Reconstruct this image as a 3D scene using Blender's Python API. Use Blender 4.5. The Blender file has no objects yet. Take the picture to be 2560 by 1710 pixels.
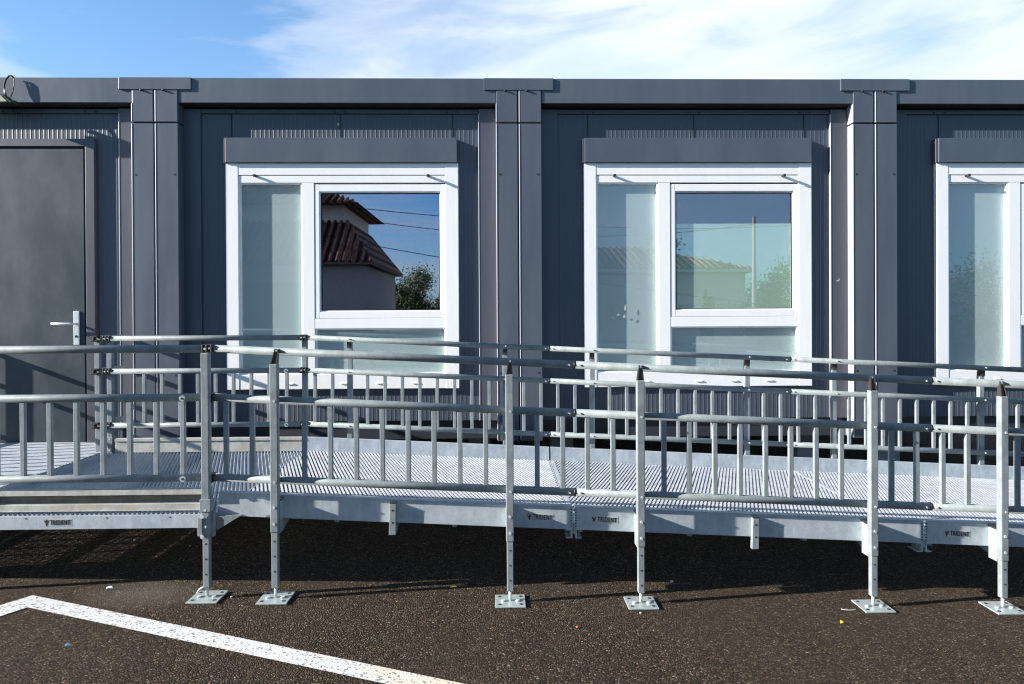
import bpy, math, random
from mathutils import Vector, Matrix
random.seed(7)
R=math.radians
sc=bpy.context.scene
COL=sc.collection
# ------------------------------------------------------------------ mesh builder
class MB:
    def __init__(s): s.v=[]; s.f=[]; s.sm=[]
    def hexa(s,p):
        # p: 8 points, 0-3 bottom loop (ccw from above), 4-7 top loop
        b=len(s.v); s.v+=[tuple(q) for q in p]
        s.f+=[(b+3,b+2,b+1,b),(b+4,b+5,b+6,b+7)]+[(b+i,b+(i+1)%4,b+4+(i+1)%4,b+4+i) for i in range(4)]
        s.sm+=[False]*6; return s
    def box(s,x0,x1,y0,y1,z0,z1):
        return s.hexa([(x0,y0,z0),(x1,y0,z0),(x1,y1,z0),(x0,y1,z0),(x0,y0,z1),(x1,y0,z1),(x1,y1,z1),(x0,y1,z1)])
    def slope(s,x0,x1,y0,y1,zb,zt):
        # zb, zt are functions of x
        return s.hexa([(x0,y0,zb(x0)),(x1,y0,zb(x1)),(x1,y1,zb(x1)),(x0,y1,zb(x0)),(x0,y0,zt(x0)),(x1,y0,zt(x1)),(x1,y1,zt(x1)),(x0,y1,zt(x0))])
    def bar(s,a,b,c,h,t):
        # bar from a to b, half-vectors c (width) and n*t/2
        a=Vector(a); b=Vector(b); d=(b-a).normalized(); c=Vector(c); c=(c-d*c.dot(d)).normalized(); n=d.cross(c).normalized()
        C=c*h/2; N=n*t/2
        return s.hexa([a-C-N,a+C-N,b+C-N,b-C-N,a-C+N,a+C+N,b+C+N,b-C+N])
    def tube(s,pts,r,n=14,cap=True,r2=None):
        pts=[Vector(p) for p in pts]; b=len(s.v); m=len(pts)
        for i,p in enumerate(pts):
            d=(pts[min(i+1,m-1)]-pts[max(i-1,0)]).normalized()
            u=d.cross(Vector((0,0,1)))
            if u.length<.05: u=d.cross(Vector((0,1,0)))
            u.normalize(); w=d.cross(u)
            rr=r if r2 is None else r+(r2-r)*i/(m-1)
            for k in range(n):
                a=2*math.pi*k/n; s.v.append(tuple(p+u*math.cos(a)*rr+w*math.sin(a)*rr))
        for i in range(m-1):
            for k in range(n):
                s.f.append((b+i*n+k,b+i*n+(k+1)%n,b+(i+1)*n+(k+1)%n,b+(i+1)*n+k)); s.sm.append(True)
        if cap:
            s.f+=[tuple(b+k for k in range(n))[::-1],tuple(b+(m-1)*n+k for k in range(n))]; s.sm+=[False,False]
        return s
    def poly(s,pts,dy):
        # polygon in given points extruded by vector dy
        b=len(s.v); n=len(pts); dy=Vector(dy)
        s.v+=[tuple(p) for p in pts]+[tuple(Vector(p)+dy) for p in pts]
        s.f+=[tuple(range(b,b+n)),tuple(range(b+2*n-1,b+n-1,-1))]+[(b+i,b+n+i,b+n+(i+1)%n,b+(i+1)%n) for i in range(n)]
        s.sm+=[False]*(n+2); return s
    def quad(s,a,b_,c,d):
        b=len(s.v); s.v+=[tuple(a),tuple(b_),tuple(c),tuple(d)]; s.f.append((b,b+1,b+2,b+3)); s.sm.append(False); return s
    def build(s,name,mat,parent=None,bevel=0):
        o0=Vector(root_loc(parent)) if parent else Vector((0,0,0))
        me=bpy.data.meshes.new(name); me.from_pydata([tuple(Vector(p)-o0) for p in s.v],[],s.f)
        me.polygons.foreach_set('use_smooth',s.sm); me.materials.append(mat)
        import bmesh
        bm=bmesh.new(); bm.from_mesh(me); bmesh.ops.recalc_face_normals(bm,faces=bm.faces); bm.to_mesh(me); bm.free()
        o=bpy.data.objects.new(name,me); COL.objects.link(o)
        if parent: o.parent=parent
        if bevel:
            m=o.modifiers.new('Bevel','BEVEL'); m.width=bevel; m.segments=2; m.limit_method='ANGLE'; m.angle_limit=R(40)
        return o
def root_loc(p):
    v=Vector((0,0,0))
    while p is not None: v+=Vector(p.location); p=p.parent
    return v
def tag(o,label=None,cat=None,group=None,kind=None):
    if label: o['label']=label
    if cat: o['category']=cat
    if group: o['group']=group
    if kind: o['kind']=kind
    return o
def empty(name,loc,label,cat,group=None):
    o=bpy.data.objects.new(name,None); COL.objects.link(o); o.location=loc; o.empty_display_size=.1
    return tag(o,label,cat,group)
# ------------------------------------------------------------------ materials
def mat(name):
    m=bpy.data.materials.new(name); m.use_nodes=True; nt=m.node_tree; nt.nodes.clear()
    out=nt.nodes.new('ShaderNodeOutputMaterial'); return m,nt,out
def N(nt,t,**k):
    n=nt.nodes.new(t)
    for a,b in k.items():
        if a.startswith('i_'): n.inputs[a[2:].replace('_',' ')].default_value=b
        else: setattr(n,a,b)
    return n
def ramp(nt,fac,stops,interp='LINEAR'):
    r=nt.nodes.new('ShaderNodeValToRGB'); r.color_ramp.interpolation=interp
    e=r.color_ramp.elements
    while len(e)<len(stops): e.new(.5)
    for i,(p,c) in enumerate(stops):
        e[i].position=p; e[i].color=(c,c,c,1) if isinstance(c,(int,float)) else (*c,1)
    nt.links.new(fac,r.inputs[0]); return r.outputs[0]
def mixc(nt,fac,a,b,bt='MIX'):
    n=nt.nodes.new('ShaderNodeMix'); n.data_type='RGBA'; n.blend_type=bt
    for sock,v in ((n.inputs[0],fac),(n.inputs[6],a),(n.inputs[7],b)):
        if isinstance(v,bpy.types.NodeSocket): nt.links.new(v,sock)
        elif isinstance(v,(int,float)): sock.default_value=v
        else: sock.default_value=(*v,1)
    return n.outputs[2]
def mth(nt,op,a,b=0.,c=None):
    n=nt.nodes.new('ShaderNodeMath'); n.operation=op
    for i,v in enumerate((a,b,c)):
        if v is None: continue
        if isinstance(v,bpy.types.NodeSocket): nt.links.new(v,n.inputs[i])
        else: n.inputs[i].default_value=v
    return n.outputs[0]
def coords(nt,scale=(1,1,1),kind='Object'):
    t=nt.nodes.new('ShaderNodeTexCoord'); mp=nt.nodes.new('ShaderNodeMapping'); mp.inputs['Scale'].default_value=scale
    nt.links.new(t.outputs[kind],mp.inputs[0]); return mp.outputs[0]
def noise(nt,vec,scale,detail=4,rough=.55):
    n=N(nt,'ShaderNodeTexNoise'); n.inputs['Scale'].default_value=scale; n.inputs['Detail'].default_value=detail; n.inputs['Roughness'].default_value=rough
    nt.links.new(vec,n.inputs['Vector']); return n.outputs['Fac']
def pbsdf(nt,out,col,rough=.5,metal=0.,spec=.5,bump=None,bstr=.3,bdist=.002):
    p=nt.nodes.new('ShaderNodeBsdfPrincipled')
    for k,v in (('Base Color',col),('Roughness',rough),('Metallic',metal),('Specular IOR Level',spec)):
        if isinstance(v,bpy.types.NodeSocket): nt.links.new(v,p.inputs[k])
        elif isinstance(v,(int,float)): p.inputs[k].default_value=v
        else: p.inputs[k].default_value=(*v,1)
    if bump is not None:
        b=nt.nodes.new('ShaderNodeBump'); b.inputs['Strength'].default_value=bstr; b.inputs['Distance'].default_value=bdist
        nt.links.new(bump,b.inputs['Height']); nt.links.new(b.outputs[0],p.inputs['Normal'])
    nt.links.new(p.outputs[0],out.inputs[0]); return p
def paint(name,base,rough=.42,dust=(.13,.14,.15),amt=.35,streak=(1,1,.25),sc_=3.,spec=.5):
    m,nt,out=mat(name); v=coords(nt,streak)
    a=noise(nt,v,sc_,6,.62); b=noise(nt,coords(nt,(1,1,.15)),22,3,.5)
    d=mth(nt,'MULTIPLY',ramp(nt,a,[(.42,0.),(.72,1.)]),amt)
    c=mixc(nt,d,base,dust); c=mixc(nt,mth(nt,'MULTIPLY',b,.18),c,[x*.6 for x in base])
    r=mth(nt,'MULTIPLY_ADD',a,.25,rough-.1)
    pbsdf(nt,out,c,r,0,spec,noise(nt,coords(nt),9,2,.5),.04,.002); return m
M={}
M['anthracite']=paint('anthracite_paint',(.058,.075,.100),amt=.18)
M['column']=paint('anthracite_column_paint',(.074,.091,.117),rough=.38,amt=.35,dust=(.15,.17,.185))
M['trim']=paint('anthracite_trim_paint',(.068,.072,.090),amt=.2)
M['door']=paint('dusty_anthracite_door_paint',(.020,.032,.046),amt=1.,dust=(.058,.072,.083),streak=(1,1,.55),sc_=2.6)
M['flange']=paint('pale_glint_edge',(.36,.36,.40),rough=.4,dust=(.3,.3,.32),amt=.3)  # pale sides, also standing in for sun glints on left edges
M['basebeam']=paint('shaded_base_paint',(.03,.035,.045),amt=.1)  # darker than the walls, paints the shade low on the cabins
M['white']=paint('white_pvc',(.88,.88,.87),rough=.34,dust=(.79,.79,.78),amt=.5)
def plain(name,c,rough=.6,metal=0.,spec=.5,var=.18):
    m,nt,out=mat(name); n=noise(nt,coords(nt),14,3)
    pbsdf(nt,out,mixc(nt,n,[x*(1-var) for x in c],[x*(1+var*.85) for x in c]),rough,metal,spec); return m
M['black']=plain('black_plastic',(.012,.012,.013),.45)
M['rubber']=plain('dark_rubber',(.01,.01,.012),.8)
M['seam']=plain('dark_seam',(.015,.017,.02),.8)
M['interior']=plain('unlit_interior',(.05,.05,.05),.9)
M['steel']=plain('brushed_steel',(.62,.64,.64),.35,.25)
M['screw']=plain('dark_screw',(.03,.03,.035),.5,.4)
def galv(name,base=(.255,.285,.295),metal=.10,rough=.58,stain=0.,spangle=60,dirt=(.17,.19,.20)):
    m,nt,out=mat(name); v=coords(nt)
    vo=N(nt,'ShaderNodeTexVoronoi'); vo.inputs['Scale'].default_value=spangle; nt.links.new(v,vo.inputs['Vector'])
    sp=nt.nodes.new('ShaderNodeSeparateColor'); nt.links.new(vo.outputs['Color'],sp.inputs[0])
    n1=noise(nt,v,9,7,.68); n2=noise(nt,coords(nt,(1,1,.3)),38,4,.6)
    c=mixc(nt,mth(nt,'MULTIPLY',sp.outputs[0],.35),base,[x*.72 for x in base])
    c=mixc(nt,ramp(nt,n1,[(.40,0.),(.64,.85)]),c,dirt)
    c=mixc(nt,mth(nt,'MULTIPLY',ramp(nt,n2,[(.5,0.),(.75,1.)]),.35),c,[min(1,x*1.35) for x in base])
    if stain:
        n3=noise(nt,coords(nt,(1,1,4)),4.3,5,.65)
        c=mixc(nt,mth(nt,'MULTIPLY',ramp(nt,n3,[(.48,0.),(.66,1.)]),stain),c,(.42,.33,.20))
    r=mth(nt,'MULTIPLY_ADD',n1,.3,rough-.12)
    pbsdf(nt,out,c,r,metal,.25,n2,.12,.001); return m
M['galv']=galv('galvanised_steel')
M['rail']=galv('galvanised_rail_tube',(.215,.245,.25),.12,.6,0.,60,(.14,.16,.165))
M['board']=galv('galvanised_board',(.44,.485,.52),.15,.52,0.,30,(.29,.33,.365))
M['stained']=galv('rust_stained_galvanised',(.50,.50,.47),.25,.55,.35,30,(.30,.30,.28))
M['grate']=galv('galvanised_grating',(.50,.53,.565),.10,.55,0.,22,(.33,.355,.39))
M['grate_l']=galv('landing_grating_steel',(.42,.47,.53),.45,.5,0.,40,(.30,.35,.42))
M['dull']=galv('dull_shaded_channel_steel',(.20,.19,.165),.1,.7,.4,30,(.12,.115,.10))  # dull steel, darkened further for the shade of the top lip
M['plate']=galv('zinc_base_plate',(.58,.66,.64),.55,.4,0.,30,(.42,.50,.49))
M['brk']=plain('dark_brown_steel',(.045,.038,.034),.5,.3)
# asphalt
def asphalt():
    m,nt,out=mat('brown_asphalt'); v=coords(nt)
    vo=N(nt,'ShaderNodeTexVoronoi'); vo.inputs['Scale'].default_value=86; nt.links.new(v,vo.inputs['Vector'])
    vf=N(nt,'ShaderNodeTexVoronoi'); vf.feature='DISTANCE_TO_EDGE'; vf.inputs['Scale'].default_value=86; nt.links.new(v,vf.inputs['Vector'])
    sp=nt.nodes.new('ShaderNodeSeparateColor'); nt.links.new(vo.outputs['Color'],sp.inputs[0])
    big=noise(nt,v,1.1,5,.6); mid=noise(nt,v,42,4,.65)
    stone=ramp(nt,sp.outputs[0],[(0.,(.075,.051,.032)),(.5,(.180,.127,.082)),(.86,(.27,.195,.13)),(.985,(.37,.28,.20)),(1.,(.55,.46,.37))])
    gap=ramp(nt,vf.outputs['Distance'],[(.02,0.),(.30,1.)])
    c=mixc(nt,gap,(.010,.008,.006),stone)  # near-black between stones paints the small shadows of a low sun
    c=mixc(nt,ramp(nt,mid,[(.4,0.),(.65,.65)]),c,(.034,.026,.019))
    c=mixc(nt,mth(nt,'MULTIPLY',ramp(nt,big,[(.40,0.),(.68,1.)]),.55),c,mixc(nt,.75,c,(.065,.048,.034)))
    # dusty pale patch in front of the landing
    d=N(nt,'ShaderNodeVectorMath',operation='DISTANCE'); nt.links.new(coords(nt,(1,1.6,0)),d.inputs[0]); d.inputs[1].default_value=(-1.85,-3.45,0)
    pm=ramp(nt,mth(nt,'ADD',d.outputs['Value'],mth(nt,'MULTIPLY',mid,.25)),[(.12,.55),(.50,0.)])
    c=mixc(nt,pm,c,(.20,.175,.145))
    h=mth(nt,'ADD',mth(nt,'MULTIPLY',gap,.8),mth(nt,'ADD',mth(nt,'MULTIPLY',sp.outputs[1],.7),mth(nt,'MULTIPLY',mid,1.2)))
    pbsdf(nt,out,c,.95,0,.12,h,1.,.009); return m
M['asphalt']=asphalt()
def linepaint():
    m,nt,out=mat('worn_white_road_paint'); v=coords(nt)
    vo=N(nt,'ShaderNodeTexVoronoi'); vo.inputs['Scale'].default_value=105; nt.links.new(v,vo.inputs['Vector'])
    sp=nt.nodes.new('ShaderNodeSeparateColor'); nt.links.new(vo.outputs['Color'],sp.inputs[0])
    mid=noise(nt,v,60,3,.6)
    chip=ramp(nt,mth(nt,'ADD',mth(nt,'MULTIPLY',mid,.7),mth(nt,'MULTIPLY',sp.outputs[0],.5)),[(.755,0.),(.83,.8)])
    y=ramp(nt,noise(nt,v,1.9,2,.5),[(.52,0.),(.66,.8)])
    c=mixc(nt,y,(.62,.61,.60),(.66,.55,.36)); c=mixc(nt,chip,c,(.10,.085,.07))
    pbsdf(nt,out,c,.7,0,.4,mth(nt,'ADD',mid,sp.outputs[1]),.6,.004); return m
M['line']=linepaint()
# glass
def glass(name,refl,tint,col=(.9,.92,1.)):
    m,nt,out=mat(name)
    g=N(nt,'ShaderNodeBsdfGlossy'); g.inputs['Roughness'].default_value=.0; g.inputs['Color'].default_value=(*col,1)
    t=N(nt,'ShaderNodeBsdfTransparent'); t.inputs['Color'].default_value=(*tint,1)
    f=N(nt,'ShaderNodeLayerWeight'); f.inputs['Blend'].default_value=.5
    fac=mth(nt,'MINIMUM',mth(nt,'MULTIPLY_ADD',mth(nt,'POWER',f.outputs['Facing'],5.),.25,refl),1.)
    mx=N(nt,'ShaderNodeMixShader'); nt.links.new(fac,mx.inputs[0]); nt.links.new(t.outputs[0],mx.inputs[1]); nt.links.new(g.outputs[0],mx.inputs[2])
    nt.links.new(mx.outputs[0],out.inputs[0]); return m
M['glass']=glass('dark_window_glass',.36,(.80,.88,.88),(.84,.82,1.))
M['glass_m']=glass('half_lit_window_glass',.20,(.92,.96,.94),(.80,.84,1.))
M['glass_f']=glass('pale_window_glass',.07,(.95,.97,.97))
M['panel']=plain('frosted_pale_panel',(.47,.54,.53),.6,var=.03)
M['film']=plain('pale_green_blind',(.72,.82,.68),.7,var=.04)
# ------------------------------------------------------------------ ground
def gz(x): 
    x=max(-10,min(10,x)); return .005-.0275*x
def ground():
    xs=[-400,-120,-40,-10,-6,-3,0,3,6,10,40,120,400]; ys=[-400,-120,-40,-10,0,10,40,120,400]
    b=MB(); b.v=[(x,y,gz(x)) for y in ys for x in xs]; n=len(xs)
    for j in range(len(ys)-1):
        for i in range(n-1): b.f.append((j*n+i,j*n+i+1,(j+1)*n+i+1,(j+1)*n+i)); b.sm.append(False)
    tag(b.build('asphalt_ground',M['asphalt']),kind='structure')
    s=-.36; p=lambda x,y:(x,y,gz(x)+.004)
    b=MB()
    A=(-2.385,-2.205); B=(-2.315,-2.35)
    Lx=3.0
    pts=[A,(A[0]+Lx,A[1]+s*Lx),(B[0]+Lx,B[1]+s*Lx),B]
    b.quad(*[p(*q) for q in pts][::-1])
    d=(-.50,-.87)
    pts=[A,B,(B[0]+d[0]*1.5,B[1]+d[1]*1.5),(A[0]+d[0]*1.5-.03,A[1]+d[1]*1.5+.02)]
    b.quad(*[p(*q) for q in pts][::-1])
    tag(b.build('parking_line',M['line']),kind='structure')
ground()
# ------------------------------------------------------------------ cabins
FZ0,FZ1=3.265,3.472
def ribbed(b,x0,x1,z0,z1,y=.115,pitch=.0372):
    if x1-x0<.01 or z1-z0<.01: return
    b.box(x0,x1,y,y+.04,z0,z1)
    x=x0+pitch*.5
    while x<x1-.012:
        b.hexa([(x-.003,y-.0012,z0+.002),(x+.003,y-.0012,z0+.002),(x+.0072,y+.0003,z0+.002),(x-.0072,y+.0003,z0+.002),
                (x-.003,y-.0012,z1-.002),(x+.003,y-.0012,z1-.002),(x+.0072,y+.0003,z1-.002),(x-.0072,y+.0003,z1-.002)])
        x+=pitch
def window(root,wx,top=2.781,variant=0):
    X=lambda o:wx+o; Z=lambda d:top-d
    # whole frame as a part
    f=MB()
    f.box(X(0),X(.104),.075,.16,Z(1.903),Z(0)); f.box(X(1.838),X(1.948),.075,.16,Z(1.903),Z(0))
    f.box(X(.1045),X(1.8375),.077,.16,Z(.100),Z(.001)); f.box(X(.1045),X(1.8375),.081,.16,Z(.165),Z(.104))
    f.box(X(.1045),X(1.8375),.078,.16,Z(1.902),Z(1.778)); f.box(X(.636),X(.736),.082,.16,Z(1.7775),Z(.166))
    f.box(X(.7365),X(1.8375),.083,.16,Z(1.393),Z(1.3085))
    w=f.build('window_frame',M['white'],root,.003)
    s=MB()
    s.box(X(.740),X(.778),.085,.125,Z(1.307),Z(.177)); s.box(X(1.798),X(1.836),.085,.125,Z(1.307),Z(.177))
    s.box(X(.7785),X(1.7975),.0855,.125,Z(.238),Z(.178)); s.box(X(.7785),X(1.7975),.0855,.125,Z(1.306),Z(1.250))
    s.box(X(.7785),X(.787),.097,.125,Z(1.2495),Z(.2385)); s.box(X(1.789),X(1.7975),.097,.125,Z(1.2495),Z(.2385))
    s.box(X(.7875),X(1.7885),.097,.125,Z(.247),Z(.2385)); s.box(X(.7875),X(1.7885),.097,.125,Z(1.2495),Z(1.241))
    s.build('window_sash',M['white'],w,.003)
    g=MB().box(X(.7875),X(1.7885),.110,.114,Z(1.2405),Z(.2475)); MB().box(X(.7872),X(.7935),.100,.1095,Z(1.2408),Z(.2472)).box(X(1.7823),X(1.7887),.100,.1095,Z(1.2408),Z(.2472)).box(X(.7936),X(1.7822),.100,.1095,Z(.2535),Z(.2472)).box(X(.7936),X(1.7822),.100,.1095,Z(1.2408),Z(1.2345)).build('gasket',M['rubber'],w); tag(g.build('glass_pane',M['glass_m'] if variant else M['glass'],w),'dark reflecting opening pane')
    if variant: 
        h=.51 if variant==1 else .50
        tag(MB().box(X(.7875),X(1.7885),.120,.124,Z(1.2405),Z(h)).build('pale_blind',M['film'],w),'pale green board behind the lower part of the opening pane')
    for (a,b_,c,d) in ((.1045,.6355,1.7775,.1655),(.7365,1.8375,1.7775,1.3935)):
        MB().box(X(a),X(a+.014),.090,.128,Z(c),Z(d)).box(X(b_-.014),X(b_),.090,.128,Z(c),Z(d)).box(X(a+.0145),X(b_-.0145),.090,.128,Z(d+.010),Z(d)).box(X(a+.0145),X(b_-.0145),.090,.128,Z(c),Z(c-.010)).build('glazing_bead',M['white'],w)
        MB().box(X(a+.0145),X(b_-.0145),.106,.109,Z(c-.0105),Z(d+.0105)).build('side_glass',M['glass_f'],w)
        MB().box(X(a+.002),X(b_-.002),.1295,.140,Z(c-.001),Z(d+.001)).build('frosted_panel',M['panel'],w)
    # shadowed seam line, drain caps, sill lip, latches
    for o in (.22,.50,.95,1.25,1.55):
        MB().box(X(o),X(o+.055),.070,.0775,Z(1.862),Z(1.850)).build('drain_cap',M['white'],w,.002)
    for o in (.258,1.70):
        MB().tube([(X(o),.078,Z(.112)),(X(o),.030,Z(.112))],.011,10).box(X(o-.013),X(o+.004),.024,.034,Z(.124),Z(.104)).build('latch',M['black'],w)
    MB().box(X(.006),X(1.940),.052,.114,Z(-.0015),Z(-.208)).build('shutter_box',M['column'],root,.003)
    MB().box(X(-.012),X(.0055),.062,.1145,Z(.0),Z(-.204)).build('shutter_end_cap',M['trim'],root)
def cabin(x0,x1,label,win=None,door=False,variant=0):
    root=empty('portable_cabin',(x0,0,0),label,'portable cabin','dark grey cabin modules standing side by side')
    # corner columns
    for (a,b_) in ((x0+.007,x0+.193),(x1-.185,x1-.007)):
        c=MB(); c.box(a,b_,0,.24,.44,3.094).box(a+.002,b_-.002,-.001,.24,3.104,3.458)
        co=c.build('corner_column',M['column'],root,.005)
        MB().box(a-.0035,a+.0075,-.003,.12,.45,3.0935).box(a-.0035,a+.0075,-.003,.12,3.1045,3.37 if a<x0+.1 else 3.262).build('pale_glint_flange',M['flange'],co,.005)
        s_=1 if a<x0+.1 else -1
        sx=(b_-.03) if s_>0 else (a+.03)
        for z in (2.67,1.01,):
            MB().tube([(sx,.001,z),(sx,-.0016,z)],.0085,10).build('bolt_head',M['screw'],co)
        MB().box(a+.004,b_-.004,.012,.05,3.0935,3.1045).build('column_seam',M['seam'],co)
    # fascia beam
    MB().box(x0+.1935,x1-.1855,.006,.30,FZ0,FZ1).box(x0+.008,x0+.1925,.03,.30,3.4585,FZ1-.001).box(x1-.1845,x1-.008,.03,.30,3.4585,FZ1-.001).build('roof_fascia',M['column'],root,.004)
    # base beam
    MB().box(x0+.1935,x1-.1855,.155,.24,.44,.60).build('base_beam',M['basebeam'],root)
    # trims
    MB().box(x0+.1935,x0+.335,.100,.16,.602,3.2405).build('wall_trim',M['anthracite'],root)
    MB().box(x1-.335,x1-.1855,.085,.16,.602,3.2405).build('wall_trim',M['trim'],root,.002)
    MB().box(x1-.3385,x1-.3305,.082,.114,.602,3.2).build('pale_glint_flange',M['flange'],root,.0035)
    MB().box(x0+.1935,x1-.1855,.135,.16,3.241,3.2648).box(x0+.1935,x1-.1855,.014,.1345,3.2600,3.2648).build('fascia_shade',M['seam'],root)  # black strips added to paint the shade under the fascia
    l0,l1=x0+.3355,x1-.339
    # lintel strip just below the fascia
    lt=MB().box(l0,l1,.104,.16,3.206,3.2405); lt.build('lintel_trim',M['anthracite'],root,.002)
    MB().box(l0,l1,.109,.1145,3.2005,3.2055).build('lintel_seam',M['seam'],root)
    cols=[l0+.28,(l0+l1)/2,l1-.26]
    wl=MB()
    ZB,ZT=.602,3.200
    if win is not None:
        a,b_=win+.004,win+1.944
        ribbed(wl,l0,a,ZB,ZT); ribbed(wl,b_,l1,ZB,ZT); ribbed(wl,a+.0005,b_-.0005,2.776,ZT); ribbed(wl,a+.0005,b_-.0005,ZB,.882)
        for c_ in (win+.04,(l0+l1)/2,win+1.90):
            MB().box(c_-.003,c_+.003,.1105,.1145,3.0,3.199).build('panel_seam',M['seam'],root)
            for q in (-.045,.045):
                MB().tube([(c_+q,.104,3.218),(c_+q,.096,3.218)],.007,8).build('screw',M['screw'],root)
        window(root,win,variant=variant)
    if door:
        dl,dr=-4.36,-3.44
        ribbed(wl,l0,dl-.081,ZB-.16,ZT); ribbed(wl,dr+.081,l1,ZB-.16,ZT); ribbed(wl,dl-.080,dr+.0805,2.99,ZT)
        for c_ in (-3.62,-4.3):
            for q in (-.045,.045):
                MB().tube([(c_+q+.22,.104,3.218),(c_+q+.22,.096,3.218)],.007,8).build('screw',M['screw'],root)
        d=MB().box(dl+.004,dr-.012,.090,.15,.436,2.903).build('door',M['door'],root,.003)
        fr=MB().box(dl-.080,dl-.004,.080,.16,.432,2.988).box(dr+.006,dr+.080,.080,.16,.432,2.988).box(dl-.0035,dr+.0055,.082,.16,2.924,2.987)
        fr.build('door_frame',M['trim'],root,.003)
        MB().box(dr-.0115,dr+.0055,.101,.15,.436,2.923).box(dl,dr-.012,.101,.15,2.9035,2.9232).build('door_gap',M['seam'],root)
        h=MB().box(-3.540,-3.492,.078,.0898,1.262,1.547)
        ho=h.build('handle_plate',M['steel'],d,.005)
        MB().tube([(-3.516,.080,1.440),(-3.516,.034,1.440),(-3.540,.028,1.440),(-3.60,.028,1.441),(-3.69,.030,1.443)],.0105,10).build('door_lever',M['steel'],d)
        MB().tube([(-3.516,.079,1.335),(-3.516,.072,1.335)],.010,12).build('lock_cylinder',M['screw'],d)
    wl.build('ribbed_wall',M['anthracite'],root)
    # shell
    sh=MB().box(x0+.01,x0+.06,.245,5.9,.44,3.45).box(x1-.06,x1-.01,.245,5.9,.44,3.45).box(x0+.0605,x1-.0605,5.85,5.9,.44,3.45)
    sh.box(x0+.0605,x1-.0605,.305,5.8495,3.40,3.45).box(x0+.0605,x1-.0605,.245,5.8495,.445,.50)
    sh.build('shell',M['interior'],root)
    MB().box(x0+.01,x1-.01,.31,5.9,3.451,3.466).build('roof_sheet',M['anthracite'],root)
    for xx in (x0+.3,x1-.45):
        for yy in (.5,5.3):
            MB().box(xx,xx+.2,yy,yy+.2,gz(xx)-.01,.4395).build('support_block',M['board'],root)
    return root
J=[-2.820,.187,3.195,6.200]
c0=cabin(J[0]-3.005,J[0],'dark grey cabin module with the closed door and lever handle',door=True)
c1=cabin(J[0],J[1],'dark grey cabin module whose window mirrors a tiled house and blue sky',win=-2.270,variant=0)
c2=cabin(J[1],J[2],'dark grey cabin module whose middle window has a pale green lower pane',win=.742,variant=1)
c3=cabin(J[2],J[3],'dark grey cabin module cut off by the right edge, only its window left half seen',win=3.772,variant=2)
def blob(parent,cx,y,cz,w,h,name,m,n=13,jag=.45):
    pts=[(cx+math.cos(2*math.pi*k/n)*w*random.uniform(1-jag,1),y,cz+math.sin(2*math.pi*k/n)*h*random.uniform(1-jag,1)) for k in range(n)]
    MB().poly(pts,(0,.0006,0)).build(name,m,parent)
RES=plain('white_residue',(.40,.44,.43),.7)
for bx,bz,bw,bh in ((.955,1.51,.020,.055),(.980,1.470,.024,.022),(1.035,1.495,.018,.012),(1.095,1.545,.012,.045),(1.085,1.48,.018,.020)):
    blob(c2,bx,.1052,bz,bw,bh,'glass_residue',RES,17,.7)
blob(c2,2.915,.0842,1.775,.020,.007,'paint_scratch',RES,9,.7)
blob(c2,2.930,.0842,1.79,.006,.010,'paint_scratch',RES,7,.5)
blob(c1,-1.335,.1100,3.115,.010,.022,'paint_scratch',RES,9,.7)
for i,(r,(a,b_)) in enumerate(zip((c1,c2,c3),((-3.108,-2.518),(-.100,.478),(2.905,3.492)))):
    MB().box(a,b_,-.0065,.10,3.372,3.4705).build('joint_cover',M['column'],r,.002)
    MB().box(J[i]-.0065,J[i]+.0065,.055,.14,.44,3.37).build('joint_seal',M['rubber'],r)
    for q in (-.09,.09):
        MB().tube([((a+b_)/2+q-.02,-.004,3.371),((a+b_)/2+q-.02,-.004,3.362)],.014,10).build('drip_cap',M['black'],r)
# floodlight with cable, on the fascia over the door
fl=empty('floodlight',(-4.02,-.08,3.29),'black floodlight with a looped cable on the fascia above the door','floodlight')
MB().poly([(-4.22,-.13,3.305),(-3.965,-.13,3.292),(-3.885,-.13,3.222),(-4.22,-.13,3.212)],(0,.09,0)).build('housing',M['black'],fl,.004)
MB().poly([(-4.20,-.134,3.288),(-3.975,-.134,3.280),(-3.925,-.134,3.232),(-4.20,-.134,3.228)],(0,.003,0)).build('lens',plain('floodlight_lens',(.42,.40,.30),.4),fl)
MB().box(-3.985,-3.93,-.038,.004,3.250,3.268).box(-3.95,-3.88,-.038,-.005,3.236,3.2495).build('bracket',M['black'],fl)
MB().tube([(-3.985,-.045,3.29),(-4.004,-.045,3.33),(-4.010,-.040,3.39),(-3.999,-.036,3.44),(-3.978,-.030,3.470),(-3.962,-.022,3.474),(-3.952,-.012,3.462)],.0070,8).build('cable',M['black'],fl)
MB().tube([(-3.952,-.012,3.462),(-3.946,-.014,3.43),(-3.950,-.020,3.36),(-3.962,-.036,3.295)],.0035,8).build('cable',M['screw'],fl)
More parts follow.
